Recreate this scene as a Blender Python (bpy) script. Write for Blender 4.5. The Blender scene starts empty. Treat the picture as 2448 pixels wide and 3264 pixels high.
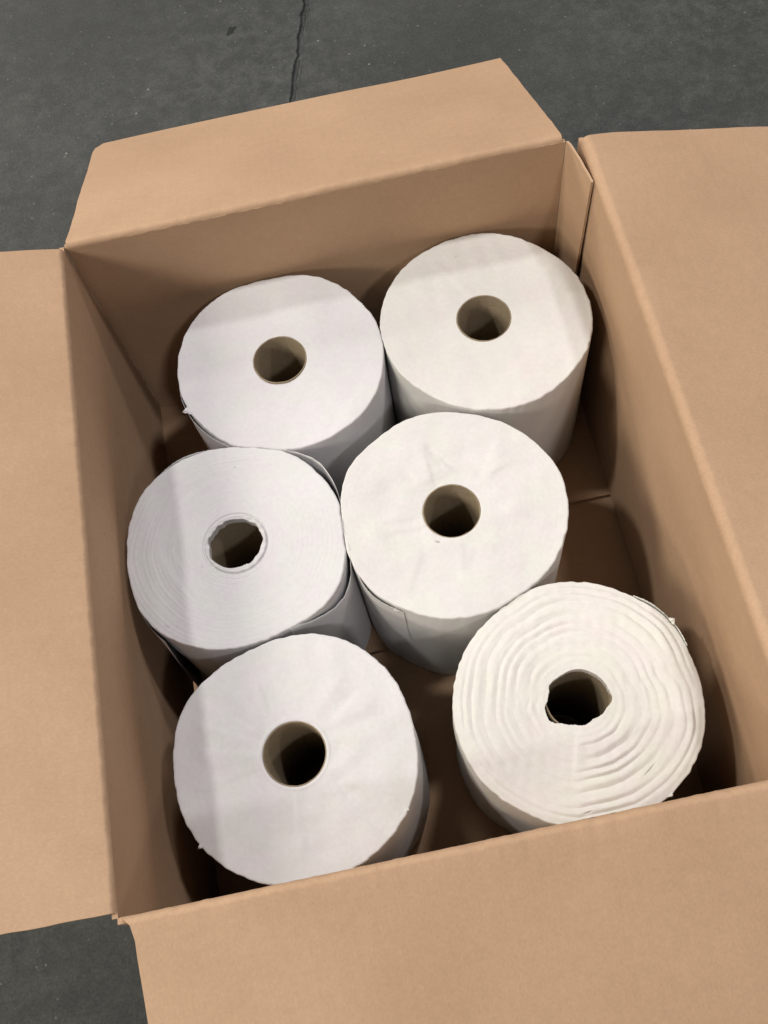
import bpy, math, random
import numpy as np
from mathutils import Matrix, Vector

scene = bpy.context.scene
C = scene.collection
PI = math.pi

# ------------------------------------------------------------------ camera
cam_data = bpy.data.cameras.new("camera")
cam = bpy.data.objects.new("camera", cam_data)
C.objects.link(cam)
cam_data.sensor_fit = 'VERTICAL'
cam_data.sensor_height = 36.0
cam_data.lens = 3177.53 / 3264 * 36.0
cam_data.clip_start = 0.02
cam_data.clip_end = 200
cam.matrix_world = Matrix((
    (0.9776407, 0.2102187, 0.0051668, -0.0009106),
    (-0.1911157, 0.8985128, -0.3951576, -0.3466221),
    (-0.0877119, 0.3853347, 0.9185988, 1.0290476),
    (0, 0, 0, 1)))
scene.camera = cam

# ------------------------------------------------------------------ light
world = bpy.data.worlds.new("World")
scene.world = world
world.use_nodes = True
bg = world.node_tree.nodes["Background"]
bg.inputs["Color"].default_value = (1.0, 0.98, 0.96, 1)
bg.inputs["Strength"].default_value = 0.01

def ceiling_or_fill_lamp(name, tx, ty, dist, size, power, color):
    d = Vector((tx, ty, 1)).normalized()
    L = bpy.data.lights.new(name, 'AREA')
    L.shape = 'DISK'
    L.size = size
    L.energy = power
    L.color = color
    o = bpy.data.objects.new(name, L)
    C.objects.link(o)
    o.location = d * dist + Vector((0, 0, 0.2))
    o.rotation_euler = d.to_track_quat('Z', 'Y').to_euler()
    return o
ceiling_or_fill_lamp("warehouse_or_fill_lamp", -0.58, 0.13, 6.0, 0.40, 114, (1.0, 0.97, 0.94))
ceiling_or_fill_lamp("warehouse_or_fill_lamp", -1.20, -0.15, 6.0, 1.50, 98, (1.0, 0.92, 0.78))  # added fill: brightens the right wall, made wide to blur its shadow edge
ceiling_or_fill_lamp("warehouse_or_fill_lamp", -1.30, -1.20, 6.0, 1.50, 98, (1.0, 0.95, 0.87))  # added broad fill from the front left, lightens the roll sides
ceiling_or_fill_lamp("warehouse_or_fill_lamp", -1.20, 1.60, 6.0, 1.50, 130, (1.0, 0.95, 0.88))  # added broad fill from the back left, lifts the far flap
ceiling_or_fill_lamp("warehouse_or_fill_lamp", -0.30, 1.04, 6.0, 0.50, 36, (1.0, 0.97, 0.95))
ceiling_or_fill_lamp("warehouse_or_fill_lamp", 0.47, 0.13, 6.0, 0.40, 84, (1.0, 0.97, 1.0))
ceiling_or_fill_lamp("warehouse_or_fill_lamp", 0.30, 0.50, 6.0, 0.50, 86, (1.0, 0.98, 0.99))
ceiling_or_fill_lamp("warehouse_or_fill_lamp", 0.30, -0.75, 6.0, 0.50, 60, (1.0, 0.97, 1.0))

scene.view_settings.view_transform = 'Standard'
scene.view_settings.look = 'None'
scene.view_settings.exposure = 0.0
scene.view_settings.gamma = 1.0
scene.view_settings.use_curve_mapping = False
scene.cycles.diffuse_bounces = 2
scene.cycles.max_bounces = 4

# ------------------------------------------------------------------ helpers
def link(o, parent=None):
    C.objects.link(o)
    if parent is not None:
        o.parent = parent
    return o

def empty(name, loc=(0, 0, 0)):
    o = bpy.data.objects.new(name, None)
    o.empty_display_size = 0.05
    o.location = loc
    return link(o)

def tag(o, label=None, cat=None, group=None, kind=None):
    if label: o["label"] = label
    if cat: o["category"] = cat
    if group: o["group"] = group
    if kind: o["kind"] = kind
    return o

def mesh_obj(name, verts, faces, mat, parent=None, uvs=None, smooth=True, marks=None, loc=None):
    me = bpy.data.meshes.new(name)
    me.from_pydata([tuple(v) for v in verts], [], [tuple(int(i) for i in f) for f in faces])
    if uvs is not None:
        uv = me.uv_layers.new(name="UVMap")
        idx = np.zeros(len(me.loops), dtype=np.int32)
        me.loops.foreach_get("vertex_index", idx)
        uv.data.foreach_set("uv", np.asarray(uvs, dtype=np.float32)[idx].ravel())
    if marks is not None:
        at = me.attributes.new("mark", 'FLOAT', 'POINT')
        at.data.foreach_set("value", np.asarray(marks, dtype=np.float32))
    if smooth:
        me.polygons.foreach_set("use_smooth", [True] * len(me.polygons))
    me.materials.append(mat)
    me.update()
    o = bpy.data.objects.new(name, me)
    if loc is not None:
        o.location = loc
    return link(o, parent)

class Noise:
    """smooth noise: sum of random plane waves"""
    def __init__(self, seed, n=14):
        r = np.random.RandomState(seed)
        a = r.rand(n) * 2 * PI
        k = 0.5 + r.rand(n) * 1.2
        self.kx, self.ky, self.p = k * np.cos(a), k * np.sin(a), r.rand(n) * 2 * PI
        self.n = n
    def __call__(self, x, y=0.0):
        s = 0
        for i in range(self.n):
            s = s + np.sin(self.kx[i] * x * 2 * PI + self.ky[i] * y * 2 * PI + self.p[i])
        return s / math.sqrt(self.n)

def grid_faces(nu, nv, off=0, wrap_u=False, flip=False):
    """vertices indexed j*nu+i, i along u, j along v"""
    i = np.arange(nu if wrap_u else nu - 1)
    j = np.arange(nv - 1)
    I, J = np.meshgrid(i, j)
    I2 = (I + 1) % nu
    f = np.stack([J * nu + I, J * nu + I2, (J + 1) * nu + I2, (J + 1) * nu + I], -1).reshape(-1, 4) + off
    return f[:, ::-1] if flip else f

# ------------------------------------------------------------------ materials
def new_mat(name):
    m = bpy.data.materials.new(name)
    m.use_nodes = True
    nt = m.node_tree
    nt.nodes.clear()
    out = nt.nodes.new("ShaderNodeOutputMaterial")
    b = nt.nodes.new("ShaderNodeBsdfPrincipled")
    nt.links.new(b.outputs[0], out.inputs[0])
    return m, nt, b

def N(nt, typ, **kw):
    n = nt.nodes.new(typ)
    for k, v in kw.items():
        if k in n.inputs:
            n.inputs[k].default_value = v
        else:
            setattr(n, k, v)
    return n

def ramp(nt, src, stops):
    r = nt.nodes.new("ShaderNodeValToRGB")
    el = r.color_ramp.elements
    while len(el) > 1: el.remove(el[-1])
    el[0].position, el[0].color = stops[0][0], (*stops[0][1], 1)
    for p, c in stops[1:]:
        e = el.new(p); e.color = (*c, 1)
    nt.links.new(src, r.inputs[0])
    return r.outputs[0]

def mixc(nt, fac, a, b, blend='MIX'):
    m = nt.nodes.new("ShaderNodeMix")
    m.data_type = 'RGBA'
    m.blend_type = blend
    for sock, v in ((m.inputs[0], fac), (m.inputs[6], a), (m.inputs[7], b)):
        if isinstance(v, (int, float)): sock.default_value = v
        elif isinstance(v, tuple): sock.default_value = (*v, 1)
        else: nt.links.new(v, sock)
    return m.outputs[2]

def g3(v): return (v, v, v)

def paper_mat(name, base=(0.80, 0.785, 0.765), ring=0.25, ringscale=55, fuzz=0.25, seed=0.0):  # each roll's base also holds the tint of the light on its side
    m, nt, b = new_mat(name)
    tc = N(nt, "ShaderNodeTexCoord")
    mp = N(nt, "ShaderNodeMapping")
    mp.inputs["Location"].default_value = (seed, seed * 0.7, 0)
    nt.links.new(tc.outputs["Object"], mp.inputs[0])
    # large soft blotches of the ply (slightly uneven whiteness)
    n1 = N(nt, "ShaderNodeTexNoise", Scale=16.0, Detail=3.0, Roughness=0.55)
    nt.links.new(mp.outputs[0], n1.inputs["Vector"])
    col = ramp(nt, n1.outputs["Fac"], [(0.3, tuple(c * f for c, f in zip(base, (0.945, 0.94, 0.94)))), (0.7, base)])
    n2 = N(nt, "ShaderNodeTexNoise", Scale=230.0, Detail=5.0, Roughness=0.75)
    nt.links.new(mp.outputs[0], n2.inputs["Vector"])
    col = mixc(nt, 1.0, col, ramp(nt, n2.outputs["Fac"], [(0.28, g3(0.92)), (0.72, g3(1.01))]), 'MULTIPLY')
    n5 = N(nt, "ShaderNodeTexNoise", Scale=38.0, Detail=2.0, Roughness=0.5)
    nt.links.new(mp.outputs[0], n5.inputs["Vector"])
    col = mixc(nt, 1.0, col, ramp(nt, n5.outputs["Fac"], [(0.35, (1.0, 0.975, 0.99)), (0.5, (0.985, 0.985, 0.98)), (0.65, (0.985, 1.0, 0.965))]), 'MULTIPLY')
    at = N(nt, "ShaderNodeAttribute")
    at.attribute_name = "mark"
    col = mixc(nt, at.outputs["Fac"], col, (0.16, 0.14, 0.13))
    nt.links.new(col, b.inputs["Base Color"])
    b.inputs["Roughness"].default_value = 0.92
    b.inputs["Specular IOR Level"].default_value = 0.18
    b.inputs["Sheen Weight"].default_value = 0.06
    # wound layer edges: fine rings about the roll's own axis
    w = N(nt, "ShaderNodeTexWave", Scale=ringscale, Distortion=3.0, Detail=3.0)
    w.wave_type = 'RINGS'; w.rings_direction = 'Z'
    w.inputs["Detail Scale"].default_value = 1.4
    nt.links.new(tc.outputs["Object"], w.inputs["Vector"])
    n3 = N(nt, "ShaderNodeTexNoise", Scale=9.0, Detail=2.0)
    nt.links.new(mp.outputs[0], n3.inputs["Vector"])
    mul = N(nt, "ShaderNodeMath"); mul.operation = 'MULTIPLY'
    nt.links.new(w.outputs["Fac"], mul.inputs[0])
    nt.links.new(n3.outputs["Fac"], mul.inputs[1])
    bp1 = N(nt, "ShaderNodeBump", Strength=ring, Distance=0.0006)
    geo = N(nt, "ShaderNodeNewGeometry")
    sx = N(nt, "ShaderNodeSeparateXYZ"); nt.links.new(geo.outputs["True Normal"], sx.inputs[0])
    up = ramp(nt, sx.outputs["Z"], [(0.6, g3(0)), (0.85, g3(1))])
    mul2 = N(nt, "ShaderNodeMath"); mul2.operation = 'MULTIPLY'
    nt.links.new(mul.outputs[0], mul2.inputs[0]); nt.links.new(up, mul2.inputs[1])
    nt.links.new(mul2.outputs[0], bp1.inputs["Height"])
    n4 = N(nt, "ShaderNodeTexNoise", Scale=700.0, Detail=5.0, Roughness=0.75)
    nt.links.new(mp.outputs[0], n4.inputs["Vector"])
    bp2 = N(nt, "ShaderNodeBump", Strength=fuzz, Distance=0.0005)
    nt.links.new(n4.outputs["Fac"], bp2.inputs["Height"])
    nt.links.new(bp1.outputs[0], bp2.inputs["Normal"])
    nt.links.new(bp2.outputs[0], b.inputs["Normal"])
    return m

def card_mat(name, base=(0.508, 0.337, 0.212), seed=0.0):
    m, nt, b = new_mat(name)
    tc = N(nt, "ShaderNodeTexCoord")
    mp = N(nt, "ShaderNodeMapping")
    mp.inputs["Location"].default_value = (seed, seed * 1.3, 0)
    nt.links.new(tc.outputs["UV"], mp.inputs[0])
    n1 = N(nt, "ShaderNodeTexNoise", Scale=7.0, Detail=5.0, Roughness=0.6)
    nt.links.new(mp.outputs[0], n1.inputs["Vector"])
    lo = tuple(c * f for c, f in zip(base, (0.93, 0.915, 0.90)))
    hi = tuple(c * f for c, f in zip(base, (1.04, 1.04, 1.05)))
    col = ramp(nt, n1.outputs["Fac"], [(0.3, lo), (0.7, hi)])
    # kraft fibres
    mp2 = N(nt, "ShaderNodeMapping")
    mp2.inputs["Scale"].default_value = (1.0, 0.6, 1.0)
    nt.links.new(mp.outputs[0], mp2.inputs[0])
    n2 = N(nt, "ShaderNodeTexNoise", Scale=520.0, Detail=4.0, Roughness=0.7)
    nt.links.new(mp2.outputs[0], n2.inputs["Vector"])
    col = mixc(nt, 1.0, col, ramp(nt, n2.outputs["Fac"], [(0.3, g3(0.90)), (0.7, g3(1.04))]), 'MULTIPLY')
    n3 = N(nt, "ShaderNodeTexNoise", Scale=110.0, Detail=3.0, Roughness=0.6)
    nt.links.new(mp.outputs[0], n3.inputs["Vector"])
    col = mixc(nt, 1.0, col, ramp(nt, n3.outputs["Fac"], [(0.3, g3(0.965)), (0.7, g3(1.015))]), 'MULTIPLY')
    n6 = N(nt, "ShaderNodeTexNoise", Scale=2.6, Detail=2.0, Roughness=0.5, Distortion=0.8)
    nt.links.new(mp.outputs[0], n6.inputs["Vector"])
    col = mixc(nt, 1.0, col, ramp(nt, n6.outputs["Fac"], [(0.30, (0.90, 0.88, 0.865)), (0.68, (1.02, 1.02, 1.02))]), 'MULTIPLY')
    # rubbed streaks
    mp3 = N(nt, "ShaderNodeMapping")
    mp3.inputs["Scale"].default_value = (9.0, 60.0, 1.0)
    mp3.inputs["Rotation"].default_value = (0, 0, 0.5)
    nt.links.new(mp.outputs[0], mp3.inputs[0])
    n7 = N(nt, "ShaderNodeTexNoise", Scale=1.0, Detail=3.0, Roughness=0.5)
    nt.links.new(mp3.outputs[0], n7.inputs["Vector"])
    col = mixc(nt, 1.0, col, ramp(nt, n7.outputs["Fac"], [(0.24, g3(0.93)), (0.36, g3(1.0)), (0.68, g3(1.0)), (0.80, g3(1.05))]), 'MULTIPLY')
    # a few dark bark specks
    v = N(nt, "ShaderNodeTexVoronoi", Scale=13.0)
    v.feature = 'F1'
    v.inputs["Randomness"].default_value = 1.0
    nt.links.new(mp.outputs[0], v.inputs["Vector"])
    sep = N(nt, "ShaderNodeSeparateColor")
    nt.links.new(v.outputs["Color"], sep.inputs[0])
    thr = N(nt, "ShaderNodeMath"); thr.operation = 'MULTIPLY'
    nt.links.new(ramp(nt, v.outputs["Distance"], [(0.008, g3(1)), (0.016, g3(0))]), thr.inputs[0])
    nt.links.new(ramp(nt, sep.outputs[0], [(0.62, g3(0)), (0.9, g3(0.8))]), thr.inputs[1])
    col = mixc(nt, thr.outputs[0], col, (0.09, 0.055, 0.035))
    at = N(nt, "ShaderNodeAttribute")
    at.attribute_name = "mark"
    col = mixc(nt, at.outputs["Fac"], col, (0.20, 0.125, 0.07))
    nt.links.new(col, b.inputs["Base Color"])
    b.inputs["Roughness"].default_value = 0.78
    b.inputs["Specular IOR Level"].default_value = 0.22
    # flutes showing faintly through the liner (run along v, repeat along u)
    w = N(nt, "ShaderNodeTexWave", Scale=40.0, Distortion=1.6, Detail=1.0)
    w.wave_type = 'BANDS'; w.bands_direction = 'X'
    nt.links.new(mp.outputs[0], w.inputs["Vector"])
    b1 = N(nt, "ShaderNodeBump", Strength=0.07, Distance=0.0005)
    nt.links.new(w.outputs["Fac"], b1.inputs["Height"])
    b2 = N(nt, "ShaderNodeBump", Strength=0.12, Distance=0.0004)
    nt.links.new(n2.outputs["Fac"], b2.inputs["Height"])
    nt.links.new(b1.outputs[0], b2.inputs["Normal"])
    n5 = N(nt, "ShaderNodeTexNoise", Scale=11.0, Detail=2.0)
    nt.links.new(mp.outputs[0], n5.inputs["Vector"])
    b3 = N(nt, "ShaderNodeBump", Strength=0.10, Distance=0.004)
    nt.links.new(n5.outputs["Fac"], b3.inputs["Height"])
    nt.links.new(b2.outputs[0], b3.inputs["Normal"])
    nt.links.new(b3.outputs[0], b.inputs["Normal"])
    return m

def core_mat():
    m, nt, b = new_mat("grey_chipboard")
    tc = N(nt, "ShaderNodeTexCoord")
    n = N(nt, "ShaderNodeTexNoise", Scale=300.0, Detail=4.0, Roughness=0.7)
    nt.links.new(tc.outputs["Object"], n.inputs["Vector"])
    col = ramp(nt, n.outputs["Fac"], [(0.3, (0.225, 0.175, 0.112)), (0.7, (0.30, 0.24, 0.16))])
    nt.links.new(col, b.inputs["Base Color"])
    b.inputs["Roughness"].default_value = 0.8
    b.inputs["Specular IOR Level"].default_value = 0.25
    return m

def concrete_mat():
    m, nt, b = new_mat("dark_concrete")
    tc = N(nt, "ShaderNodeTexCoord")
    P = tc.outputs["Object"]
    n1 = N(nt, "ShaderNodeTexNoise", Scale=3.2, Detail=7.0, Roughness=0.62)
    nt.links.new(P, n1.inputs["Vector"])
    col = ramp(nt, n1.outputs["Fac"], [(0.30, (0.037, 0.039, 0.036)), (0.55, (0.046, 0.048, 0.044)), (0.75, (0.068, 0.071, 0.065))])
    # pale scuffed cement patches
    n2 = N(nt, "ShaderNodeTexNoise", Scale=48.0, Detail=8.0, Roughness=0.74)
    nt.links.new(P, n2.inputs["Vector"])
    n1b = N(nt, "ShaderNodeTexNoise", Scale=2.1, Detail=3.0, Roughness=0.5)
    mpb = N(nt, "ShaderNodeMapping"); mpb.inputs["Location"].default_value = (3.3, 1.7, 0)
    nt.links.new(P, mpb.inputs[0]); nt.links.new(mpb.outputs[0], n1b.inputs["Vector"])
    mk = N(nt, "ShaderNodeMath"); mk.operation = 'MULTIPLY'
    nt.links.new(ramp(nt, n2.outputs["Fac"], [(0.43, g3(0)), (0.66, g3(0.85))]), mk.inputs[0])
    nt.links.new(ramp(nt, n1b.outputs["Fac"], [(0.36, g3(0.3)), (0.62, g3(1))]), mk.inputs[1])
    col = mixc(nt, mk.outputs[0], col, (0.088, 0.091, 0.084))
    # fine sand grain
    n3 = N(nt, "ShaderNodeTexNoise", Scale=330.0, Detail=4.0, Roughness=0.85)
    nt.links.new(P, n3.inputs["Vector"])
    col = mixc(nt, 1.0, col, ramp(nt, n3.outputs["Fac"], [(0.25, g3(0.5)), (0.75, g3(1.5))]), 'MULTIPLY')
    # light crumbs
    v = N(nt, "ShaderNodeTexVoronoi", Scale=48.0)
    nt.links.new(P, v.inputs["Vector"])
    sep = N(nt, "ShaderNodeSeparateColor"); nt.links.new(v.outputs["Color"], sep.inputs[0])
    t = N(nt, "ShaderNodeMath"); t.operation = 'MULTIPLY'
    nt.links.new(ramp(nt, v.outputs["Distance"], [(0.04, g3(1)), (0.10, g3(0))]), t.inputs[0])
    nt.links.new(ramp(nt, sep.outputs[0], [(0.70, g3(0)), (0.97, g3(0.9))]), t.inputs[1])
    col = mixc(nt, t.outputs[0], col, (0.27, 0.27, 0.25))
    v2 = N(nt, "ShaderNodeTexVoronoi", Scale=125.0)
    nt.links.new(P, v2.inputs["Vector"])
    sep2 = N(nt, "ShaderNodeSeparateColor"); nt.links.new(v2.outputs["Color"], sep2.inputs[0])
    t2 = N(nt, "ShaderNodeMath"); t2.operation = 'MULTIPLY'
    nt.links.new(ramp(nt, v2.outputs["Distance"], [(0.08, g3(1)), (0.20, g3(0))]), t2.inputs[0])
    nt.links.new(ramp(nt, sep2.outputs[1], [(0.80, g3(0)), (0.98, g3(0.7))]), t2.inputs[1])
    col = mixc(nt, t2.outputs[0], col, (0.19, 0.19, 0.175))
    at = N(nt, "ShaderNodeAttribute"); at.attribute_name = "mark"
    col = mixc(nt, at.outputs["Fac"], col, (0.022, 0.023, 0.021))
    nt.links.new(col, b.inputs["Base Color"])
    b.inputs["Roughness"].default_value = 0.72
    b.inputs["Specular IOR Level"].default_value = 0.3
    b1 = N(nt, "ShaderNodeBump", Strength=0.35, Distance=0.002)
    nt.links.new(n2.outputs["Fac"], b1.inputs["Height"])
    b2 = N(nt, "ShaderNodeBump", Strength=0.35, Distance=0.0008)
    nt.links.new(n3.outputs["Fac"], b2.inputs["Height"])
    nt.links.new(b1.outputs[0], b2.inputs["Normal"])
    nt.links.new(b2.outputs[0], b.inputs["Normal"])
    return m

M_CONC = concrete_mat()
M_CORE = core_mat()
M_CARD = card_mat("kraft_cardboard")
M_FLUTE = card_mat("kraft_cut_edge", (0.40, 0.255, 0.145), 4.0)

# ------------------------------------------------------------------ floor
FZ = -0.012
def make_floor():
    ys = np.concatenate([np.linspace(-6, -1, 6), np.linspace(-0.9, 0.6, 16), np.arange(0.602, 1.35, 0.0018), np.linspace(1.4, 8, 12)])
    fine = np.arange(-0.010, 0.01001, 0.0008)
    xs = np.concatenate([[-6, -2, -0.8, -0.4, -0.2, -0.1, -0.05, -0.025, -0.016, -0.012], fine, [0.012, 0.016, 0.025, 0.05, 0.1, 0.2, 0.4, 0.8, 2, 6]])
    cy = np.array([-6, 0.5, 0.7314, 0.8046, 0.845, 0.9221, 1.1, 1.35, 8.0])
    cx = np.array([-0.045, -0.045, -0.0132, 0.0043, 0.0154, 0.0372, 0.085, 0.15, 1.6])
    line = np.interp(ys, cy, cx)
    n1, n2, n3 = Noise(3), Noise(5), Noise(9)
    wob = 0.0011 * n1(ys * 22) + 0.0005 * n2(ys * 90)
    X, Y = np.meshgrid(xs, ys)
    half = (0.0034 + 0.0011 * n2(ys * 35) + 0.0004 * n3(ys * 160))[:, None]
    u = np.abs(X) / half
    depth = np.clip((1.25 - u) / 0.5, 0, 1)
    depth = depth * depth * (3 - 2 * depth)
    # a broken ridge of old filler down the middle of the joint
    ridge = np.exp(-((X - 0.0008) / 0.0012) ** 2) * np.clip(0.55 + 0.6 * n3(ys * 30)[:, None], 0, 1)
    Z = FZ - 0.0034 * depth * (1 - 0.72 * ridge)
    # spalled, slightly raised lips
    lip = np.exp(-((np.abs(X) - half * 1.5) / 0.0022) ** 2)
    Z = Z + 0.0005 * lip * (1 + n1(X * 200, Y * 60))
    XX = X + (line + wob)[:, None]
    mark = np.clip(depth * (1 - ridge) * 0.4, 0, 1)
    # oil spot left of the joint
    verts = np.stack([XX, Y, Z], -1).reshape(-1, 3)
    o = mesh_obj("floor", verts, grid_faces(len(xs), len(ys)), M_CONC, marks=mark.ravel())
    tag(o, kind="structure")
    return o
make_floor()

def stain(cx, cy, r, seed, stretch=1.0, ang=0.0):
    """thin dried drop lying on the concrete"""
    n = 40
    t = np.linspace(0, 2 * PI, n, endpoint=False)
    ns = Noise(seed)
    rad = r * (1 + 0.28 * ns(np.cos(t) * 0.6, np.sin(t) * 0.6) + 0.08 * ns(np.cos(t) * 3, np.sin(t) * 3))
    x, y = rad * np.cos(t) * stretch, rad * np.sin(t)
    ca, sa = math.cos(ang), math.sin(ang)
    vs = [(0, 0, 0.0007)]
    for f, z in ((0.7, 0.0006), (1.0, 0.0)):
        vs += [(f * (a * ca - b * sa), f * (a * sa + b * ca), z) for a, b in zip(x, y)]
    fs = [(0, 1 + i, 1 + (i + 1) % n) for i in range(n)]
    fs += [(1 + i, 1 + n + i, 1 + n + (i + 1) % n, 1 + (i + 1) % n) for i in range(n)]
    m, nt, b = new_mat("dried_oil")
    b.inputs["Base Color"].default_value = (0.030, 0.031, 0.029, 1)
    b.inputs["Roughness"].default_value = 0.9
    b.inputs["Specular IOR Level"].default_value = 0.1
    return mesh_obj("floor_stain", vs, fs, m, loc=(cx, cy, FZ))
tag(stain(-0.0798, 0.8958, 0.0058, 6, 1.6, 0.9), "small dark dried spot on the grey concrete left of the crack", "stain")

# ------------------------------------------------------------------ box
H = 0.3084
T = 0.0042
XL, XR, YB, YF = -0.2435, 0.2425, 0.2895, -0.2915

box = empty("cardboard_box", (0, 0, FZ))
tag(box, "large open brown cardboard box holding six white paper rolls", "cardboard box")

def ribbon(name, prof_in, prof_out, along0, along1, axis_fn, mat, parent, n_al=90, seed=1, rough=0.0004,
           edge_fn=None, bow=None, flute_amp=0.00035):
    """Sheet of board: a profile in (outward, z) swept along the wall.
    prof_* : lists of (u, z); along0/1: start and end coordinate (or functions of profile parameter)."""
    pin, pout = np.array(prof_in), np.array(prof_out)
    m = len(pin)
    al = np.linspace(0, 1, n_al)
    ns = Noise(seed)
    def surface(p, sgn):
        s = np.r_[0, np.cumsum(np.hypot(*np.diff(pin, axis=0).T))]
        V = np.zeros((m, n_al, 3)); UV = np.zeros((m, n_al, 2))
        for j in range(m):
            tt = s[j] / s[-1]
            a0 = along0(tt) if callable(along0) else along0
            a1 = along1(tt) if callable(along1) else along1
            a = a0 + (a1 - a0) * al
            e0 = rough * ns(s[j] * 22, 1.0); e1 = rough * ns(s[j] * 22, 5.0)
            a = a + e0 * (1 - al) + e1 * al
            u, z = p[j]
            uu = np.full(n_al, u); zz = np.full(n_al, z)
            if bow is not None:
                du, dz = bow(a, s[j], s[-1])
                uu = uu + du; zz = zz + dz
            V[j] = axis_fn(a, uu, zz)
            UV[j, :, 0] = a; UV[j, :, 1] = s[j]
        return V, UV
    Vi, UVi = surface(pin, 1); Vo, UVo = surface(pout, -1)
    verts = np.concatenate([Vi.reshape(-1, 3), Vo.reshape(-1, 3)])
    uvs = np.concatenate([UVi.reshape(-1, 2), UVo.reshape(-1, 2) + 0.37])
    f = [grid_faces(n_al, m), grid_faces(n_al, m, off=m * n_al, flip=True)]
    o = m * n_al
    # cut edges get vertices of their own, so the board stays crisp
    def strip(ia, ib):
        nonlocal verts, uvs
        base = len(verts)
        A, B = verts[ia], verts[ib]
        k = len(ia)
        mid = (A + B) / 2
        verts = np.concatenate([verts, A, mid, B])
        uvs = np.concatenate([uvs, uvs[ia], uvs[ia] + 0.002, uvs[ib]])
        return grid_faces(k, 3, off=base)
    r0 = np.arange(n_al)
    f.append(strip(r0, r0 + o)); f.append(strip(r0 + (m - 1) * n_al, r0 + (m - 1) * n_al + o))
    c0 = np.arange(m) * n_al
    f.append(strip(c0, c0 + o)); f.append(strip(c0 + n_al - 1, c0 + n_al - 1 + o))
    faces = np.concatenate(f)
    return mesh_obj(name, verts, faces, mat, parent, uvs=uvs)

AX = {
    'left': lambda a, u, z: np.stack([XL - u, a, z - FZ], -1),
    'right': lambda a, u, z: np.stack([XR + u, a, z - FZ], -1),
    'back': lambda a, u, z: np.stack([a, YB + u, z - FZ], -1),
    'front': lambda a, u, z: np.stack([a, YF - u, z - FZ], -1),
}
def wall(side, a0, a1, seed, bulge, ztop):
    zs = list(np.linspace(0.0, ztop, 14))
    ns = Noise(seed + 40)
    def bow(a, s, tot):
        k = s / ztop
        w = np.clip(1 - np.abs((a - (a0 + a1) / 2) / ((a1 - a0) / 2)) ** 2.5, 0, 1)
        groove = 0.0028 * np.exp(-((a - XL) / 0.0045) ** 2) if side == 'back' else 0
        return (groove + bulge * math.sin(PI * min(k, 1.0)) * w + 0.0008 * ns(a * 3, s * 4) * w * math.sin(PI * min(k, 1)), 0 * a)
    return ribbon("wall", [(0, z) for z in zs], [(T, z) for z in zs], a0, a1, AX[side], M_CARD, box, seed=seed, bow=bow)

def flap(side, a0, a1, ang_deg, length, seed, radius=0.008, curl=0.0, sag=0.0):
    """bent over the wall's top fold then running out at the given angle below the horizontal"""
    ang = math.radians(ang_deg)
    # inner liner: starts straight up at (0, zs), arc turning outwards to direction (cos, -sin)
    turn = PI / 2 + ang
    zs = H - radius
    pin = [(0.0, zs)]
    nk = 9
    for k in range(1, nk + 1):
        t = turn * k / nk
        pin.append((radius - radius * math.cos(t), zs + radius * math.sin(t)))
    u0, z0 = pin[-1]
    nl = 22
    d = ang
    for k in range(1, nl + 1):
        st = length / nl
        dd = ang + math.radians(curl) * (k / nl - 0.5)
        u0 += st * math.cos(dd); z0 -= st * math.sin(dd)
        pin.append((u0, z0))
    pin = np.array(pin)
    tg = np.gradient(pin, axis=0)
    tg /= np.linalg.norm(tg, axis=1)[:, None]
    nrm = np.stack([tg[:, 1], -tg[:, 0]], -1)
    thick = np.full(len(pin), T)
    thick[1:nk] = T * 0.8
    pout = pin + nrm * thick[:, None]
    pout[0] = (T, zs)
    ns, n2 = Noise(seed + 70), Noise(seed + 90)
    def bow(a, s, tot):
        fold = math.exp(-((s - radius) / 0.010) ** 2)
        far = min(s / tot, 1.0)
        # crushed flutes make the fold line wander; the free flap warps softly
        dz = fold * (0.00025 * ns(a * 55) + 0.0005 * n2(a * 9)) + far * (0.0016 * n2(a * 2.2, 0.3)) + 0.0003 * ns(a * 6, s * 6)
        du = fold * 0.0003 * ns(a * 60, 3.0)
        if s == 0: dz = dz * 0; du = du * 0
        return du, dz
    return ribbon("flap", pin, pout, a0, a1, AX[side], M_CARD, box, n_al=260, seed=seed, bow=bow, rough=0.0003)

RB, RL, RR, RF = 0.0048, 0.005, 0.0075, 0.0048
wall('back', XL + 0.0003, 0.2292, 11, 0.0025, H - RB)
wall('left', YF + 0.0003, YB + T - 0.0005, 12, 0.004, H - RL)
wall('right', YF + 0.0003, YB + T - 0.0005, 13, 0.004, H - RR)
wall('front', XL - T * 0.2, XR + T * 0.2, 14, 0.0025, H - RF)

def back_a0(t):   # rounded outer left corner
    x = max(0, (t - 0.9) / 0.1)
    return -0.2395 + 0.0035 * t + 0.010 * x ** 3
flap('back', back_a0, lambda t: 0.2262 + 0.0006 * t, 27.1, 0.254, 21, RB, 0.6)
flap('left', lambda t: -0.2880 + 0.0003 * t, lambda t: 0.2885 - 0.002 * t, -14.7, 0.236, 22, RL, 1.5)
flap('right', lambda t: -0.287, lambda t: 0.2865 + 0.002 * min(t * 8, 1), 13.2, 0.236, 23, RR, 0.8)
flap('front', lambda t: -0.2425 + 0.0103 * min(t * 22, 1) - 0.012 * t, lambda t: 0.240, 22.8, 0.24, 24, RF, 0.6)

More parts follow.
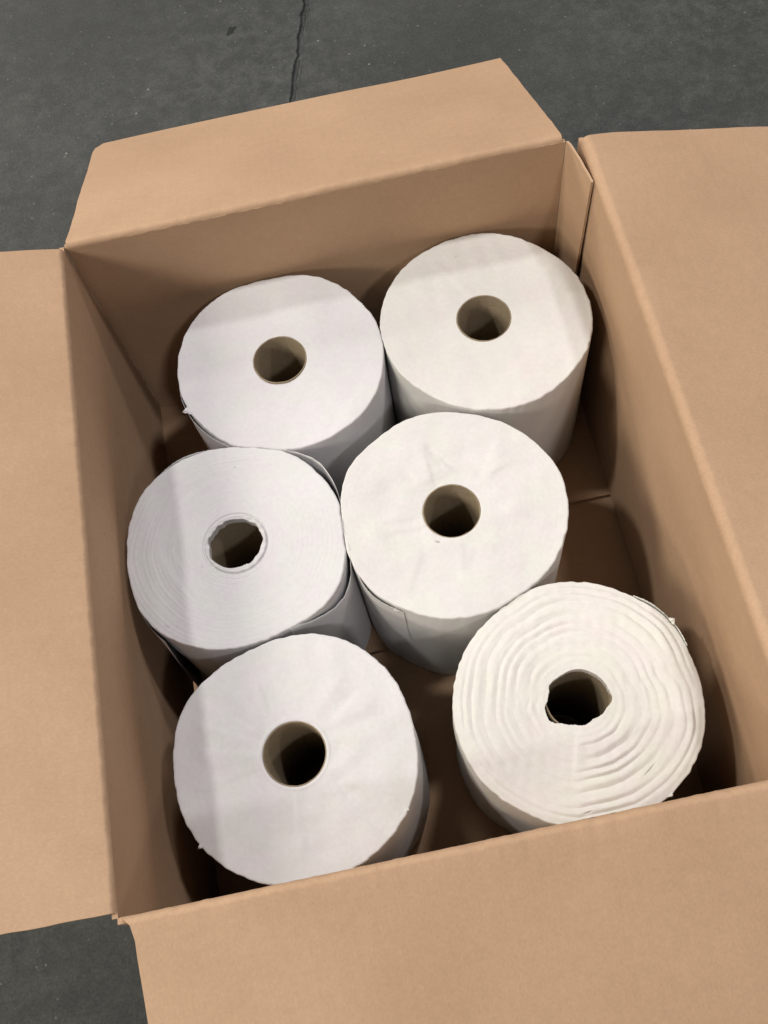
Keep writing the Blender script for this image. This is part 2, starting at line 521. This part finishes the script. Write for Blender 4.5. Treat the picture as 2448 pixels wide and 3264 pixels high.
def slab(name, x0, x1, y0, y1, z0, z1, mat, parent, warp=0.0, seed=3, nx=40, ny=40):
    ns = Noise(seed)
    x, y = np.meshgrid(np.linspace(x0, x1, nx), np.linspace(y0, y1, ny))
    wz = warp * ns(x * 3, y * 3)
    top = np.stack([x, y, z1 + wz - FZ], -1).reshape(-1, 3)
    bot = np.stack([x, y, np.full_like(x, z0 - FZ)], -1).reshape(-1, 3)
    verts = np.concatenate([top, bot]); n = nx * ny
    uv = np.concatenate([np.stack([x, y], -1).reshape(-1, 2)] * 2)
    f = [grid_faces(nx, ny), grid_faces(nx, ny, off=n, flip=True)]
    def strip(idx):
        nonlocal verts, uv
        b = len(verts)
        verts = np.concatenate([verts, verts[idx], verts[idx + n]])
        uv = np.concatenate([uv, uv[idx], uv[idx] + 0.01])
        return grid_faces(len(idx), 2, off=b)
    f += [strip(np.arange(nx)), strip(np.arange(nx) + (ny - 1) * nx), strip(np.arange(ny) * nx), strip(np.arange(ny) * nx + nx - 1)]
    return mesh_obj(name, verts, np.concatenate(f), mat, parent, uvs=uv)
# bottom: two long outer flaps below, two short inner flaps on top
slab("bottom_flap", XL - 0.004, -0.0005, YF - 0.003, YB + 0.003, -0.0115, -0.0062, M_CARD, box, 0, 5)
slab("bottom_flap", 0.0005, XR + 0.004, YF - 0.003, YB + 0.003, -0.0115, -0.0062, M_CARD, box, 0, 6)
slab("bottom_flap", XL - 0.004, XR + 0.004, 0.060, YB + 0.004, -0.0058, -0.0003, M_CARD, box, 0, 7)
slab("bottom_flap", XL - 0.004, XR + 0.004, YF - 0.004, -0.062, -0.0058, -0.0003, M_CARD, box, 0, 8)

# glue tab of the maker's joint in the back right corner, its top cut on a slant
def glue_tab():
    nz, ny = 60, 16
    ns = Noise(77)
    vs, uv = [], []
    for side in (0, 1):
        for j in range(nz):
            tz = j / (nz - 1)
            for i in range(ny):
                k = i / (ny - 1)
                ztop = H - 0.0040 - 0.0010 * k + 0.0016 * math.sin(k * 17) * k * (1 - k)
                z = ztop * tz
                ye = 0.2385 + 0.011 * (1 - min(1.0, z / H)) ** 0.8
                y = YB - 0.0003 + (ye - YB) * k
                x = 0.2293 + 0.0098 * k ** 0.7 + 0.0014 * k * ns(z * 4) * (1 - tz) + (0.0022 if side else 0)
                vs.append((x, y, z - FZ)); uv.append((y + 2, z))
    n = nz * ny
    vs = np.array(vs); uv = np.array(uv)
    f = [grid_faces(ny, nz), grid_faces(ny, nz, off=n, flip=True)]
    def strip(idx):
        nonlocal vs, uv
        b = len(vs)
        vs = np.concatenate([vs, vs[idx], vs[idx + n]]); uv = np.concatenate([uv, uv[idx], uv[idx] + 0.01])
        return grid_faces(len(idx), 2, off=b)
    f += [strip(np.arange(ny) + (nz - 1) * ny), strip(np.arange(nz) * ny + ny - 1)]
    return mesh_obj("glue_tab", vs, np.concatenate(f), M_CARD, box, uvs=uv)
glue_tab()

# ------------------------------------------------------------------ paper rolls
HR = 0.2052
ROLLS = {
    'back_left': dict(c=(-0.0737, 0.1889), cc=(-0.0738, 0.1886), cr=0.026,
        r=[101.3, 101.3, 101.1, 100.8, 100.4, 100.5, 100.9, 101.2, 101.0, 100.1, 98.6, 97.2, 96.6, 97.3, 98.8, 100.3, 101.5, 102.3, 102.8, 103.2, 103.1, 102.7, 102.1, 101.7, 101.5, 101.4, 101.2, 100.6, 100.1, 99.9, 100.0, 99.9, 99.4, 98.5, 97.9, 97.8, 98.6, 99.6, 100.5, 101.3, 102.1, 102.7, 102.8, 102.6, 102.2, 101.9, 101.6, 101.4]),
    'back_right': dict(c=(0.1296, 0.1854), cc=(0.1283, 0.1856), cr=0.0261,
        r=[102.1, 101.6, 101.1, 100.4, 99.7, 99.3, 99.5, 100.2, 101.0, 101.7, 102.0, 101.7, 101.2, 100.8, 100.8, 101.0, 101.3, 101.8, 102.2, 102.3, 102.5, 102.8, 102.9, 102.6, 102.0, 101.6, 101.4, 100.9, 100.2, 99.6, 99.5, 99.8, 100.2, 100.5, 100.9, 101.2, 101.6, 102.1, 102.3, 101.8, 101.1, 100.9, 101.5, 102.4, 102.9, 102.9, 102.7, 102.4]),
    'middle_left': dict(c=(-0.1427, 0.0087), cc=(-0.142, 0.0084), cr=0.0249,
        r=[99.7, 100.2, 100.5, 100.3, 99.9, 99.9, 100.0, 99.6, 98.7, 97.6, 97.0, 97.2, 98.0, 99.2, 100.3, 101.5, 102.6, 103.5, 103.7, 103.0, 101.7, 100.1, 98.7, 97.7, 97.5, 98.1, 99.3, 100.9, 102.2, 102.9, 102.6, 101.8, 100.9, 100.1, 99.2, 98.1, 97.1, 96.2, 95.9, 96.6, 98.6, 101.2, 103.3, 104.1, 103.6, 102.2, 100.7, 99.7],
        ct=[(0.323, 23.9), (0.618, 25.2), (0.871, 23.7), (1.149, 24.5), (1.342, 23.8), (1.605, 24.2), (1.867, 24.7), (2.013, 23.7), (2.18, 24.9), (2.316, 24.2), (2.625, 24.6), (2.76, 25.9), (3.08, 24.0), (3.523, 25.9), (3.848, 24.5), (4.171, 24.3), (4.368, 24.0), (4.628, 23.1), (5.006, 22.6), (5.145, 24.1), (5.468, 22.7), (5.62, 23.4), (5.981, 23.2), (6.216, 25.0)]),
    'middle': dict(c=(0.0543, -0.0039), cc=(0.0539, -0.0051), cr=0.0258,
        r=[103.7, 103.8, 103.2, 102.0, 100.9, 100.4, 100.2, 99.9, 99.3, 98.9, 99.1, 99.8, 100.6, 101.2, 101.3, 101.0, 101.1, 101.9, 103.1, 103.8, 103.4, 102.1, 100.8, 100.0, 100.0, 100.6, 101.3, 102.0, 102.5, 102.5, 101.8, 101.2, 101.1, 101.5, 101.6, 101.3, 100.6, 100.0, 99.4, 99.1, 99.4, 100.3, 101.3, 101.9, 102.3, 102.7, 103.2, 103.5]),
    'front_left': dict(c=(-0.119, -0.1879), cc=(-0.119, -0.1869), cr=0.0264,
        r=[100.5, 100.7, 101.4, 102.3, 102.9, 103.5, 104.1, 104.4, 104.3, 103.7, 102.9, 101.8, 100.6, 99.5, 98.9, 99.3, 100.4, 101.8, 103.4, 104.5, 104.9, 104.3, 103.2, 102.3, 101.9, 102.0, 102.2, 102.3, 102.3, 102.2, 102.1, 101.9, 101.8, 101.8, 101.9, 101.9, 101.9, 101.9, 101.9, 102.0, 102.2, 102.8, 103.3, 103.5, 103.3, 102.8, 101.9, 101.0]),
    'front_right': dict(c=(0.1183, -0.192), cc=(0.1191, -0.1901), cr=0.0255,
        r=[101.2, 101.3, 102.0, 103.4, 104.1, 103.4, 102.4, 102.0, 102.3, 102.5, 102.6, 102.7, 102.6, 101.8, 100.6, 99.7, 99.5, 99.9, 100.6, 101.3, 101.8, 102.1, 102.6, 103.2, 103.6, 103.5, 103.5, 103.7, 103.5, 102.6, 101.4, 100.9, 101.1, 101.4, 101.4, 101.4, 101.3, 101.0, 100.9, 101.0, 101.3, 101.5, 102.0, 102.4, 102.4, 101.9, 101.4, 101.3],
        ct=[(0.036, 25.3), (0.354, 24.5), (0.556, 23.9), (0.913, 23.3), (1.161, 23.4), (1.427, 23.0), (1.654, 22.7), (1.914, 22.2), (2.178, 23.0), (2.551, 25.4), (2.747, 23.9), (3.055, 25.3), (3.236, 29.1), (3.381, 30.1), (3.595, 31.2), (3.739, 29.6), (3.873, 26.4), (4.102, 24.5), (4.324, 23.1), (4.663, 23.5), (5.04, 21.0), (5.445, 23.3), (5.697, 23.9), (5.93, 26.8), (6.092, 27.2)]),
}

NT = 540
TH = np.linspace(0, 2 * PI, NT, endpoint=False)
def outline(d):
    r = np.array(d['r']) / 1000
    g = np.linspace(0, 2 * PI, len(r), endpoint=False)
    F = np.fft.rfft(r)
    out = np.zeros(NT)
    for k in range(len(F)):
        w = 1 if k == 0 else 2
        out += w * (F[k].real * np.cos(k * TH) - F[k].imag * np.sin(k * TH)) / len(r)
    return out
OUT = {k: outline(d) for k, d in ROLLS.items()}
# rolls press against each other and the walls but never run into them
keys = list(ROLLS)
for _ in range(4):
    for a in keys:
        ca = np.array(ROLLS[a]['c'])
        P = ca + OUT[a][:, None] * np.stack([np.cos(TH), np.sin(TH)], -1)
        for b in keys:
            if a == b: continue
            cb = np.array(ROLLS[b]['c'])
            dv = P - cb
            rr = np.hypot(dv[:, 0], dv[:, 1]); an = np.arctan2(dv[:, 1], dv[:, 0]) % (2 * PI)
            rb = np.interp(an, np.r_[TH, 2 * PI], np.r_[OUT[b], OUT[b][0]])
            pen = np.clip(rb + 0.0004 - rr, 0, 0.02)
            OUT[a] = OUT[a] - 0.55 * pen
    for a in keys:
        ca = ROLLS[a]['c']
        for lim, comp, o0 in ((XR - 0.004, np.cos(TH), ca[0]), (XL + 0.001, np.cos(TH), ca[0]), (YB - 0.0015, np.sin(TH), ca[1]), (YF + 0.0015, np.sin(TH), ca[1])):
            with np.errstate(divide='ignore'):
                t = (lim - o0) / comp
            ok = t > 0
            OUT[a] = np.where(ok & (OUT[a] > t), t, OUT[a])

def smooth_ang(a, c, w):
    """bump around angle c (radians) of width w"""
    d = np.abs((a - c + PI) % (2 * PI) - PI)
    return np.exp(-(d / w) ** 2)

def build_paper(key, root, mat, height, opening=None, inner_r=None, seed=0, edge=0.0003, marks_fn=None, NR=120, side_fn=None):
    d = ROLLS[key]
    cx, cy = d['c']
    ox, oy = d['cc'][0] - cx, d['cc'][1] - cy
    ns, n2 = Noise(seed + 1), Noise(seed + 2)
    c, s = np.cos(TH), np.sin(TH)
    Rs = OUT[key]
    Ro = Rs + edge * ns(c * 7, s * 7) + edge * 0.3 * n2(c * 22, s * 22)
    if opening is None:
        Ri = np.full(NT, inner_r)
    else:
        ta = np.array([q[0] for q in opening]); tr = np.array([q[1] for q in opening]) / 1000
        Ri = np.interp(TH, np.r_[ta - 2 * PI, ta, ta + 2 * PI], np.r_[tr, tr, tr]) + 0.00018 * n2(c * 20, s * 20)
    fil = 0.0016
    rows = []
    marks = []
    xi, yi = ox + Ri * c, oy + Ri * s
    # lip turned down into the core
    for dz, dr in ((-0.010, 0.0004), (-0.003, 0.0002), (-0.0012, 0.0)):
        rows.append(np.stack([ox + (Ri + dr) * c, oy + (Ri + dr) * s, np.full(NT, HR + dz)], -1)); marks.append(np.zeros(NT))
    xo, yo = (Ro - fil) * c, (Ro - fil) * s
    rows_top0 = len(rows)
    for j in range(NR):
        t = j / (NR - 1)
        x, y = xi + (xo - xi) * t, yi + (yo - yi) * t
        r = np.hypot(x, y); th = np.arctan2(y, x)
        rc = np.hypot(x - ox, y - oy)
        z = HR + height(t, th, r, rc, x, y)
        if j == 0: z = z - 0.0003
        rows.append(np.stack([x, y, z], -1))
        marks.append(marks_fn(x, y) if marks_fn else np.zeros(NT))
    ztop = rows[-1][:, 2]
    for k in range(1, 5):
        a = PI / 2 * k / 4
        rr = Ro - fil + fil * math.sin(a)
        rows.append(np.stack([rr * c, rr * s, ztop - fil * (1 - math.cos(a))], -1)); marks.append(np.zeros(NT))
    nz = 30
    for k in range(1, nz + 1):
        t = k / nz
        z = (ztop - fil) * (1 - t) + 0.0002 * t
        rad = Rs + (Ro - Rs) * math.exp(-t * 14)
        if side_fn is not None:
            rad = rad + side_fn(TH, t)
        rad = rad + 0.00035 * n2(c * 3 + t * 1.3, s * 3 + t * 0.4) * min(1, t * 6)
        rows.append(np.stack([rad * c, rad * s, z], -1)); marks.append(np.zeros(NT))
    rows.append(np.stack([xi, yi, np.full(NT, 0.0003)], -1)); marks.append(np.zeros(NT))
    V = np.concatenate(rows)
    f = grid_faces(NT, len(rows), wrap_u=True, flip=True)
    return mesh_obj("wound_paper", V, f, mat, root, marks=np.concatenate(marks))

def build_core(key, root, r, ztop):
    d = ROLLS[key]
    ox, oy = d['cc'][0] - d['c'][0], d['cc'][1] - d['c'][1]
    n = 96
    t = np.linspace(0, 2 * PI, n, endpoint=False)
    ns = Noise(len(key) * 7)
    prof = [(r + 0.0003, 0.0004), (r + 0.0003, ztop - 0.0006), (r - 0.0001, ztop), (r - 0.0008, ztop), (r - 0.0011, ztop - 0.0005), (r - 0.0011, ztop * 0.66), (r - 0.0011, ztop * 0.33), (r - 0.0011, 0.0004)]
    rows = []
    for k, (a, z) in enumerate(prof):
        wob = 0.00015 * ns(np.cos(t) * 2, np.sin(t) * 2)
        rows.append(np.stack([ox + (a + wob) * np.cos(t), oy + (a + wob) * np.sin(t), np.full(n, z)], -1))
    return mesh_obj("core_tube", np.concatenate(rows), grid_faces(n, len(rows), wrap_u=True), M_CORE, root)

def loose_sheet(key, root, mat, a0, a1, off, ztop, zbot, seed, n=160, m=40, jag=0.0004, name="loose_sheet"):
    """outer ply standing off the roll; angles in degrees, off(k, w) the gap, k along, w = 1 at the top"""
    Rr = OUT[key]
    ns, n2 = Noise(seed), Noise(seed + 1)
    k = np.linspace(0, 1, n)
    ang = np.radians(a0 + (a1 - a0) * k)
    R0 = np.interp(ang % (2 * PI), np.r_[TH, 2 * PI], np.r_[Rr, Rr[0]])
    V = []
    zt = ztop(k) + jag * ns(k * 14) + jag * 0.5 * n2(k * 45)
    for side in (0, 1):
        for j in range(m):
            w = j / (m - 1)
            z = zbot + (zt - zbot) * w
            r = R0 + 0.0005 + off(k, w) + 0.0002 * side
            V.append(np.stack([r * np.cos(ang), r * np.sin(ang), z], -1))
    V = np.concatenate(V)
    N0 = n * m
    f = [grid_faces(n, m), grid_faces(n, m, off=N0, flip=True)]
    top = np.arange(n) + (m - 1) * n
    f.append(np.stack([top[:-1], top[1:], top[1:] + N0, top[:-1] + N0], -1))
    for col in (0, n - 1):
        c = np.arange(m) * n + col
        f.append(np.stack([c[:-1], c[1:], c[1:] + N0, c[:-1] + N0], -1))
    return mesh_obj(name, V, np.concatenate(f), mat, root)

def scrap(key, root, mat, ang_deg, length, width, seed, z=None, lift=0.002, back=0.002, skew=0.0):
    """small torn corner of tissue sticking out over the rim"""
    rng = random.Random(seed)
    a = math.radians(ang_deg)
    R0 = float(np.interp(a % (2 * PI), np.r_[TH, 2 * PI], np.r_[OUT[key], OUT[key][0]]))
    rad = Vector((math.cos(a), math.sin(a), 0)); tan = Vector((-math.sin(a), math.cos(a), 0))
    z0 = HR if z is None else z
    nl, nw = 9, 9
    V = []
    for th in (0, 0.00022):
        for i in range(nl):
            t = i / (nl - 1)
            wd = width * (1 - t) ** 0.75 * (1 + 0.25 * rng.uniform(-1, 1) * (t > 0)) + 0.0003
            for j in range(nw):
                u = j / (nw - 1) - 0.5
                p = rad * (R0 - back + (length + back) * t) + tan * (u * wd + skew * t * length + 0.0003 * rng.uniform(-1, 1))
                zz = z0 + 0.0004 + lift * math.sin(t * PI * 0.8) - 0.3 * length * t * t + 0.0006 * math.sin(u * 7 + t * 3) + th
                V.append((p.x, p.y, zz))
        rng = random.Random(seed)
    n0 = nl * nw
    f = np.concatenate([grid_faces(nw, nl), grid_faces(nw, nl, off=n0, flip=True)])
    return mesh_obj("torn_scrap", V, f, mat, root)

def crease(x, y, x0, y0, x1, y1, amp, w=0.0042, one_sided=True):
    """fold line from point 0 to point 1 in roll coordinates: one side sits a little higher"""
    dx, dy = x1 - x0, y1 - y0
    L = math.hypot(dx, dy); dx, dy = dx / L, dy / L
    s = (x - x0) * dx + (y - y0) * dy
    dd = -(x - x0) * dy + (y - y0) * dx
    win = np.clip(s / 0.01, 0, 1) * np.clip((L - s) / 0.012, 0, 1)
    if one_sided:
        prof = 1 / (1 + np.exp(-dd / (w * 0.35))) * np.exp(-np.clip(dd, 0, 1) / 0.016)
    else:
        prof = np.exp(-(dd / w) ** 2)
    return amp * win * prof

def crumple(x, y, seed, n, amp):
    """creases fanning out from the core where the end sheet was folded over"""
    rng = random.Random(seed)
    z = 0 * x
    for i in range(n):
        a = rng.uniform(0, 2 * PI)
        a2 = a + rng.uniform(-0.35, 0.35)
        r0, r1 = rng.uniform(0.024, 0.045), rng.uniform(0.06, 0.097)
        z = z + crease(x, y, r0 * math.cos(a), r0 * math.sin(a), r1 * math.cos(a2), r1 * math.sin(a2), amp * rng.uniform(0.4, 1.0) * rng.choice((-1, 1)), rng.uniform(0.003, 0.007))
    return z

def dot(x, y, px, py, lx, ly, ang=0.0):
    ca, sa = math.cos(ang), math.sin(ang)
    u = ((x - px) * ca + (y - py) * sa) / lx
    v = (-(x - px) * sa + (y - py) * ca) / ly
    return np.clip(1.3 - np.sqrt(u * u + v * v), 0, 1)

def base_height(seed, amp=0.0005):
    a, b = Noise(seed), Noise(seed + 5)
    def f(t, th, r, rc, x, y):
        z = amp * a(x * 9, y * 9) + amp * 0.35 * b(x * 30, y * 30)
        return z
    return f

GROUP = "white paper towel rolls standing in the cardboard box"
def roll(key, label):
    d = ROLLS[key]
    o = empty("paper_roll", (d['c'][0], d['c'][1], 0))
    tag(o, label, "paper roll", GROUP)
    return o

# --- back left
k = 'back_left'
r = roll(k, "slightly squashed smooth white paper roll in the back left corner of the box")
m1 = paper_mat("tissue_back_left", (0.697, 0.683, 0.687), 0.10, 55, 0.2, 0.3)  # pinkish tint of the light on the left is put into the paper colour
bh = base_height(101, 0.00085)
build_paper(k, r, m1, lambda t, th, rr, rc, x, y: bh(t, th, rr, rc, x, y) - 0.0006 * t * t + crumple(x, y, 3, 7, 0.0009), inner_r=ROLLS[k]['cr'] + 0.0002, seed=10)
build_core(k, r, ROLLS[k]['cr'] + 0.0002, HR + 0.0004)
scrap(k, r, m1, 201.5, 0.0062, 0.010, 5, lift=0.0008, back=0.003, skew=-0.8)
loose_sheet(k, r, m1, 188, 232, lambda q, w: 0.0018 * np.sin(q * PI) * (0.4 + 0.6 * w), lambda q: HR - 0.0015 - 0.003 * q, 0.0, 31)

# --- back right
k = 'back_right'
r = roll(k, "smooth white paper roll in the back right corner of the box")
bh2_ = base_height(111, 0.00085)
m2 = paper_mat("tissue_back_right", (0.706, 0.687, 0.654), 0.10, 55, 0.2, 1.3)  # creamy tint stands for the yellowish light on the right side
bh2 = base_height(111, 0.00085)
build_paper(k, r, m2, lambda t, th, rr, rc, x, y: bh2_(t, th, rr, rc, x, y) + crumple(x, y, 4, 7, 0.0009), inner_r=ROLLS[k]['cr'] + 0.0002, seed=20,
            marks_fn=lambda x, y: 0.55 * dot(x, y, -0.012, 0.078, 0.0007, 0.0007) + 0.35 * dot(x, y, -0.062, 0.060, 0.0008, 0.0006))
build_core(k, r, ROLLS[k]['cr'] + 0.0002, HR + 0.0004)

# --- middle left
k = 'middle_left'
r = roll(k, "white paper roll against the left wall with a peeling outer sheet")
m3 = paper_mat("tissue_middle_left", (0.697, 0.687, 0.687), 0.16, 70, 0.22, 2.3)  # slightly pink: light colour of the left side painted into the base
a3, b3, c3 = Noise(121), Noise(122), Noise(123)
def h3(t, th, rr, rc, x, y):
    z = 0.00035 * a3(x * 9, y * 9)
    left = smooth_ang(th, math.radians(195), 1.15)
    lowl = smooth_ang(th, math.radians(215), 0.9)
    wob = 0.0016 * b3(np.cos(th) * 1.6, np.sin(th) * 1.6)
    # terraces of slipped layers on the left
    for rad, amp, w in ((0.066, 0.0030, 0.0010), (0.056, 0.0012, 0.0009), (0.0745, 0.0009, 0.0006), (0.082, 0.0009, 0.0006), (0.0875, 0.0010, 0.0006), (0.093, 0.0008, 0.0006)):
        z = z + amp * left / (1 + np.exp(-(rr + wob + 0.012 * (lowl - 0.5) * (rad < 0.07) - rad) / w))
    z = z - 0.0012 * left * np.clip((rr - 0.06) / 0.04, 0, 1)
    z = z + 0.00010 * np.sin((rr + wob * 0.4) * 2 * PI / 0.0037) * (0.1 + left)
    z = z + 0.00035 * np.exp(-((rr + wob - 0.083) / 0.0008) ** 2) * smooth_ang(th, math.radians(75), 0.5)
    # groove and raised lip round the hole
    z = z - 0.0016 * np.exp(-((rc - 0.0292) / 0.0008) ** 2) + 0.0011 * np.exp(-((rc - 0.0268) / 0.0014) ** 2) * (1 + 0.5 * c3(np.cos(th) * 3, np.sin(th) * 3))
    z = z - 0.0005 * np.exp(-((rc - 0.034 - 0.3 * wob) / 0.0007) ** 2) * smooth_ang(th, math.radians(255), 0.7)
    return z
build_paper(k, r, m3, h3, opening=ROLLS[k]['ct'], seed=30, NR=190,
            marks_fn=lambda x, y: 0.6 * dot(x, y, 0.010, 0.075, 0.0008, 0.0008) + 0.4 * dot(x, y, -0.032, -0.016, 0.0006, 0.0011) + 0.35 * dot(x, y, -0.068, -0.066, 0.0028, 0.0007, -0.6))
build_core(k, r, 0.0285, HR - 0.004)
def off3(q, w):
    # degrees 60 -> -68 ; q = (60-a)/128
    a = 60 - 128 * q
    A = np.interp(a, [-70, -62, -45, -36, -26, -18, -5, 12, 18, 26, 33, 40, 49, 57, 61], [0, 0.3, 3.2, 4.2, 4.6, 3.6, 0.3, 1.2, 3.0, 5.4, 7.2, 6.6, 3.2, 0.4, 0]) / 1000
    return A * (0.55 + 0.45 * w)
def zt3(q):
    a = 60 - 128 * q
    return HR + np.interp(a, [-70, -63, -45, -36, -27, -24, -20, 12, 60], [1.0, -0.5, -13, -16, -11, -2, 0.0, -0.5, -1.5]) / 1000
loose_sheet(k, r, m3, 60, -68, off3, zt3, 0.0, 33, n=260, jag=0.0005)
# tail of the roll standing off at the lower left
loose_sheet(k, r, m3, 196, 226, lambda q, w: 0.0002 + 0.0125 * np.clip(q, 0, 1) ** 2.2 * (1.15 - 0.95 * w ** 2), lambda q: HR - 0.001 - 0.004 * q, 0.0, 35, name="loose_tail")
loose_sheet(k, r, m3, 95, 128, lambda q, w: 0.0022 * np.sin(q * PI) ** 1.5 * w, lambda q: HR - 0.0012 + 0 * q, 0.0, 37)

# --- middle
k = 'middle'
r = roll(k, "smooth white paper roll in the middle of the box between four others")
m4 = paper_mat("tissue_middle", (0.701, 0.687, 0.664), 0.12, 60, 0.22, 3.3)
bh4 = base_height(131, 0.00085)
def h4(t, th, rr, rc, x, y):
    z = bh4(t, th, rr, rc, x, y)
    z = z + crease(x, y, -0.026, 0.014, -0.060, 0.034, 0.0005) + crease(x, y, 0.024, 0.016, 0.075, 0.040, 0.00045)
    z = z + crease(x, y, -0.022, -0.022, -0.055, -0.055, 0.0004) + crease(x, y, 0.010, 0.028, 0.030, 0.080, 0.0004)
    z = z + crumple(x, y, 5, 18, 0.0020)
    z = z - 0.0016 * dot(x, y, -0.0185, -0.0275, 0.0028, 0.0008, -0.5)
    return z
build_paper(k, r, m4, h4, inner_r=ROLLS[k]['cr'] + 0.0002, seed=41, edge=0.00028,
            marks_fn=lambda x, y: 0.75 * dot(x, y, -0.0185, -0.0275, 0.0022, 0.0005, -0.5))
build_core(k, r, ROLLS[k]['cr'] + 0.0002, HR + 0.0004)
loose_sheet(k, r, m4, 205, 233, lambda q, w: 0.0022 * np.sin(q * PI) * w ** 3, lambda q: HR - 0.0012 - 0.007 * q ** 3, 0.11, 43, jag=0.0007)
scrap(k, r, m4, 229, 0.003, 0.009, 9, z=HR - 0.010, back=0.0, lift=0.001)

# --- front left
k = 'front_left'
r = roll(k, "faintly creased white paper roll in the front left corner of the box")
m5 = paper_mat("tissue_front_left", (0.687, 0.673, 0.669), 0.08, 50, 0.4, 4.3)
bh5 = base_height(141, 0.00085)
def h5(t, th, rr, rc, x, y):
    z = bh5(t, th, rr, rc, x, y)
    z = z + crease(x, y, -0.020, 0.020, -0.072, 0.058, 0.0013, 0.003) + crease(x, y, -0.022, 0.012, -0.080, 0.046, 0.0012, 0.003)
    z = z + crease(x, y, -0.018, 0.024, -0.050, 0.074, 0.0010, 0.003) + crease(x, y, -0.026, 0.006, -0.085, 0.022, 0.0012, 0.003)
    z = z + crease(x, y, 0.026, 0.004, 0.085, -0.004, 0.0007) + crease(x, y, 0.020, 0.022, 0.060, 0.064, 0.0006) + crease(x, y, -0.004, -0.028, -0.006, -0.060, 0.0004, 0.002, False)
    z = z + crumple(x, y, 8, 22, 0.0021)
    z = z + 0.0005 * np.exp(-((rc - 0.0285) / 0.0012) ** 2)
    return z
build_paper(k, r, m5, h5, inner_r=ROLLS[k]['cr'] + 0.0002, seed=52)
build_core(k, r, ROLLS[k]['cr'] + 0.0002, HR - 0.0008)
scrap(k, r, m5, 213.2, 0.0028, 0.004, 11, back=0.001)
scrap(k, r, m5, 323.4, 0.0013, 0.002, 13, back=0.001)

# --- front right
k = 'front_right'
r = roll(k, "wavy ridged white paper roll with a ragged hole in the front right corner")
m6 = paper_mat("tissue_front_right", (0.715, 0.697, 0.654), 0.35, 60, 0.25, 5.3)  # warm light and wall bounce on the right are tinted into this base
a6, b6, c6, d6 = Noise(151), Noise(152), Noise(153), Noise(154)
def h6(t, th, rr, rc, x, y):
    c, s = np.cos(th), np.sin(th)
    z = 0.0006 * a6(x * 9, y * 9)
    calm = 1 - 0.75 * smooth_ang(th, math.radians(232), 0.50) * (rr > 0) - 0.55 * smooth_ang(th, math.radians(80), 0.5) * np.clip((0.08 - rr) / 0.03, 0, 1)
    R6 = np.interp(th % (2 * PI), np.r_[TH, 2 * PI], np.r_[OUT['front_right'], OUT['front_right'][0]])
    q = rr * 0.102 / R6
    kink = sum(k_ * smooth_ang(th, math.radians(a_), 0.13) for a_, k_ in ((5, 0.0016), (48, -0.0012), (335, -0.0011), (160, 0.0012), (198, -0.0010), (300, 0.0010), (120, -0.0009)))
    wob = 0.0010 * b6(c * 1.0, s * 1.0 + q * 3) + 0.0006 * c6(c * 2.0, s * 2.0 + q * 4) + kink * np.clip((q - 0.035) / 0.03, 0, 1) + 0.0088 * ((th - math.radians(232)) % (2 * PI)) / (2 * PI)
    ph = (q + 0.0016 * np.sin(q * 2 * PI / 0.031) + wob - 0.033) / 0.0088
    fr = ph - np.floor(ph)
    am = 0.0015 * np.clip(0.8 + 0.5 * d6(c * 0.8 + q * 5, s * 0.8 + q * 14), 0.25, 1.5) * np.clip((0.099 - q) / 0.006, 0, 1) * np.clip((q - 0.030) / 0.008, 0, 1)
    lobe = 0.55 * (0.5 - 0.5 * np.cos(2 * PI * fr ** 1.25)) + 0.45 * (1 - np.abs(2 * fr - 1) ** 3.0)
    z = z + am * calm * (lobe - 0.5) + 0.00012 * a6(x * 60, y * 60)
    z = z - 0.0025 * np.clip((q - 0.085) / 0.017, 0, 1) ** 2
    # folded seam running down from the hole
    z = z + crease(x, y, -0.008, -0.024, -0.020, -0.060, 0.0012, 0.002) + crease(x, y, -0.004, -0.026, 0.0, -0.05, 0.0005, 0.002)
    z = z - 0.0010 * dot(x, y, 0.040, -0.066, 0.0070, 0.0007, 0.6) - 0.0010 * dot(x, y, -0.016, -0.088, 0.0035, 0.0007, 0.15)
    return z
build_paper(k, r, m6, h6, opening=ROLLS[k]['ct'], seed=61, edge=0.00028, NR=230,
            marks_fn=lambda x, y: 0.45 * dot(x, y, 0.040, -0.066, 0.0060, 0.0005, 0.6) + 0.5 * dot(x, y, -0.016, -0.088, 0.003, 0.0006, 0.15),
            side_fn=lambda a, t: 0.0012 * math.sin(t * 9) * smooth_ang(a, math.radians(215), 1.0))
build_core(k, r, 0.0275, HR - 0.004)
loose_sheet(k, r, m6, 48, 14, lambda q, w: 0.0013 * np.sin(np.clip(q * 1.1, 0, 1) * PI) ** 1.3 * w ** 2, lambda q: HR - 0.0018 + 0.002 * np.sin(q * 9), 0.05, 63, jag=0.0004)
scrap(k, r, m6, 27, 0.0035, 0.006, 15, back=0.001)
scrap(k, r, m6, 299.5, 0.0016, 0.005, 17, back=0.001)
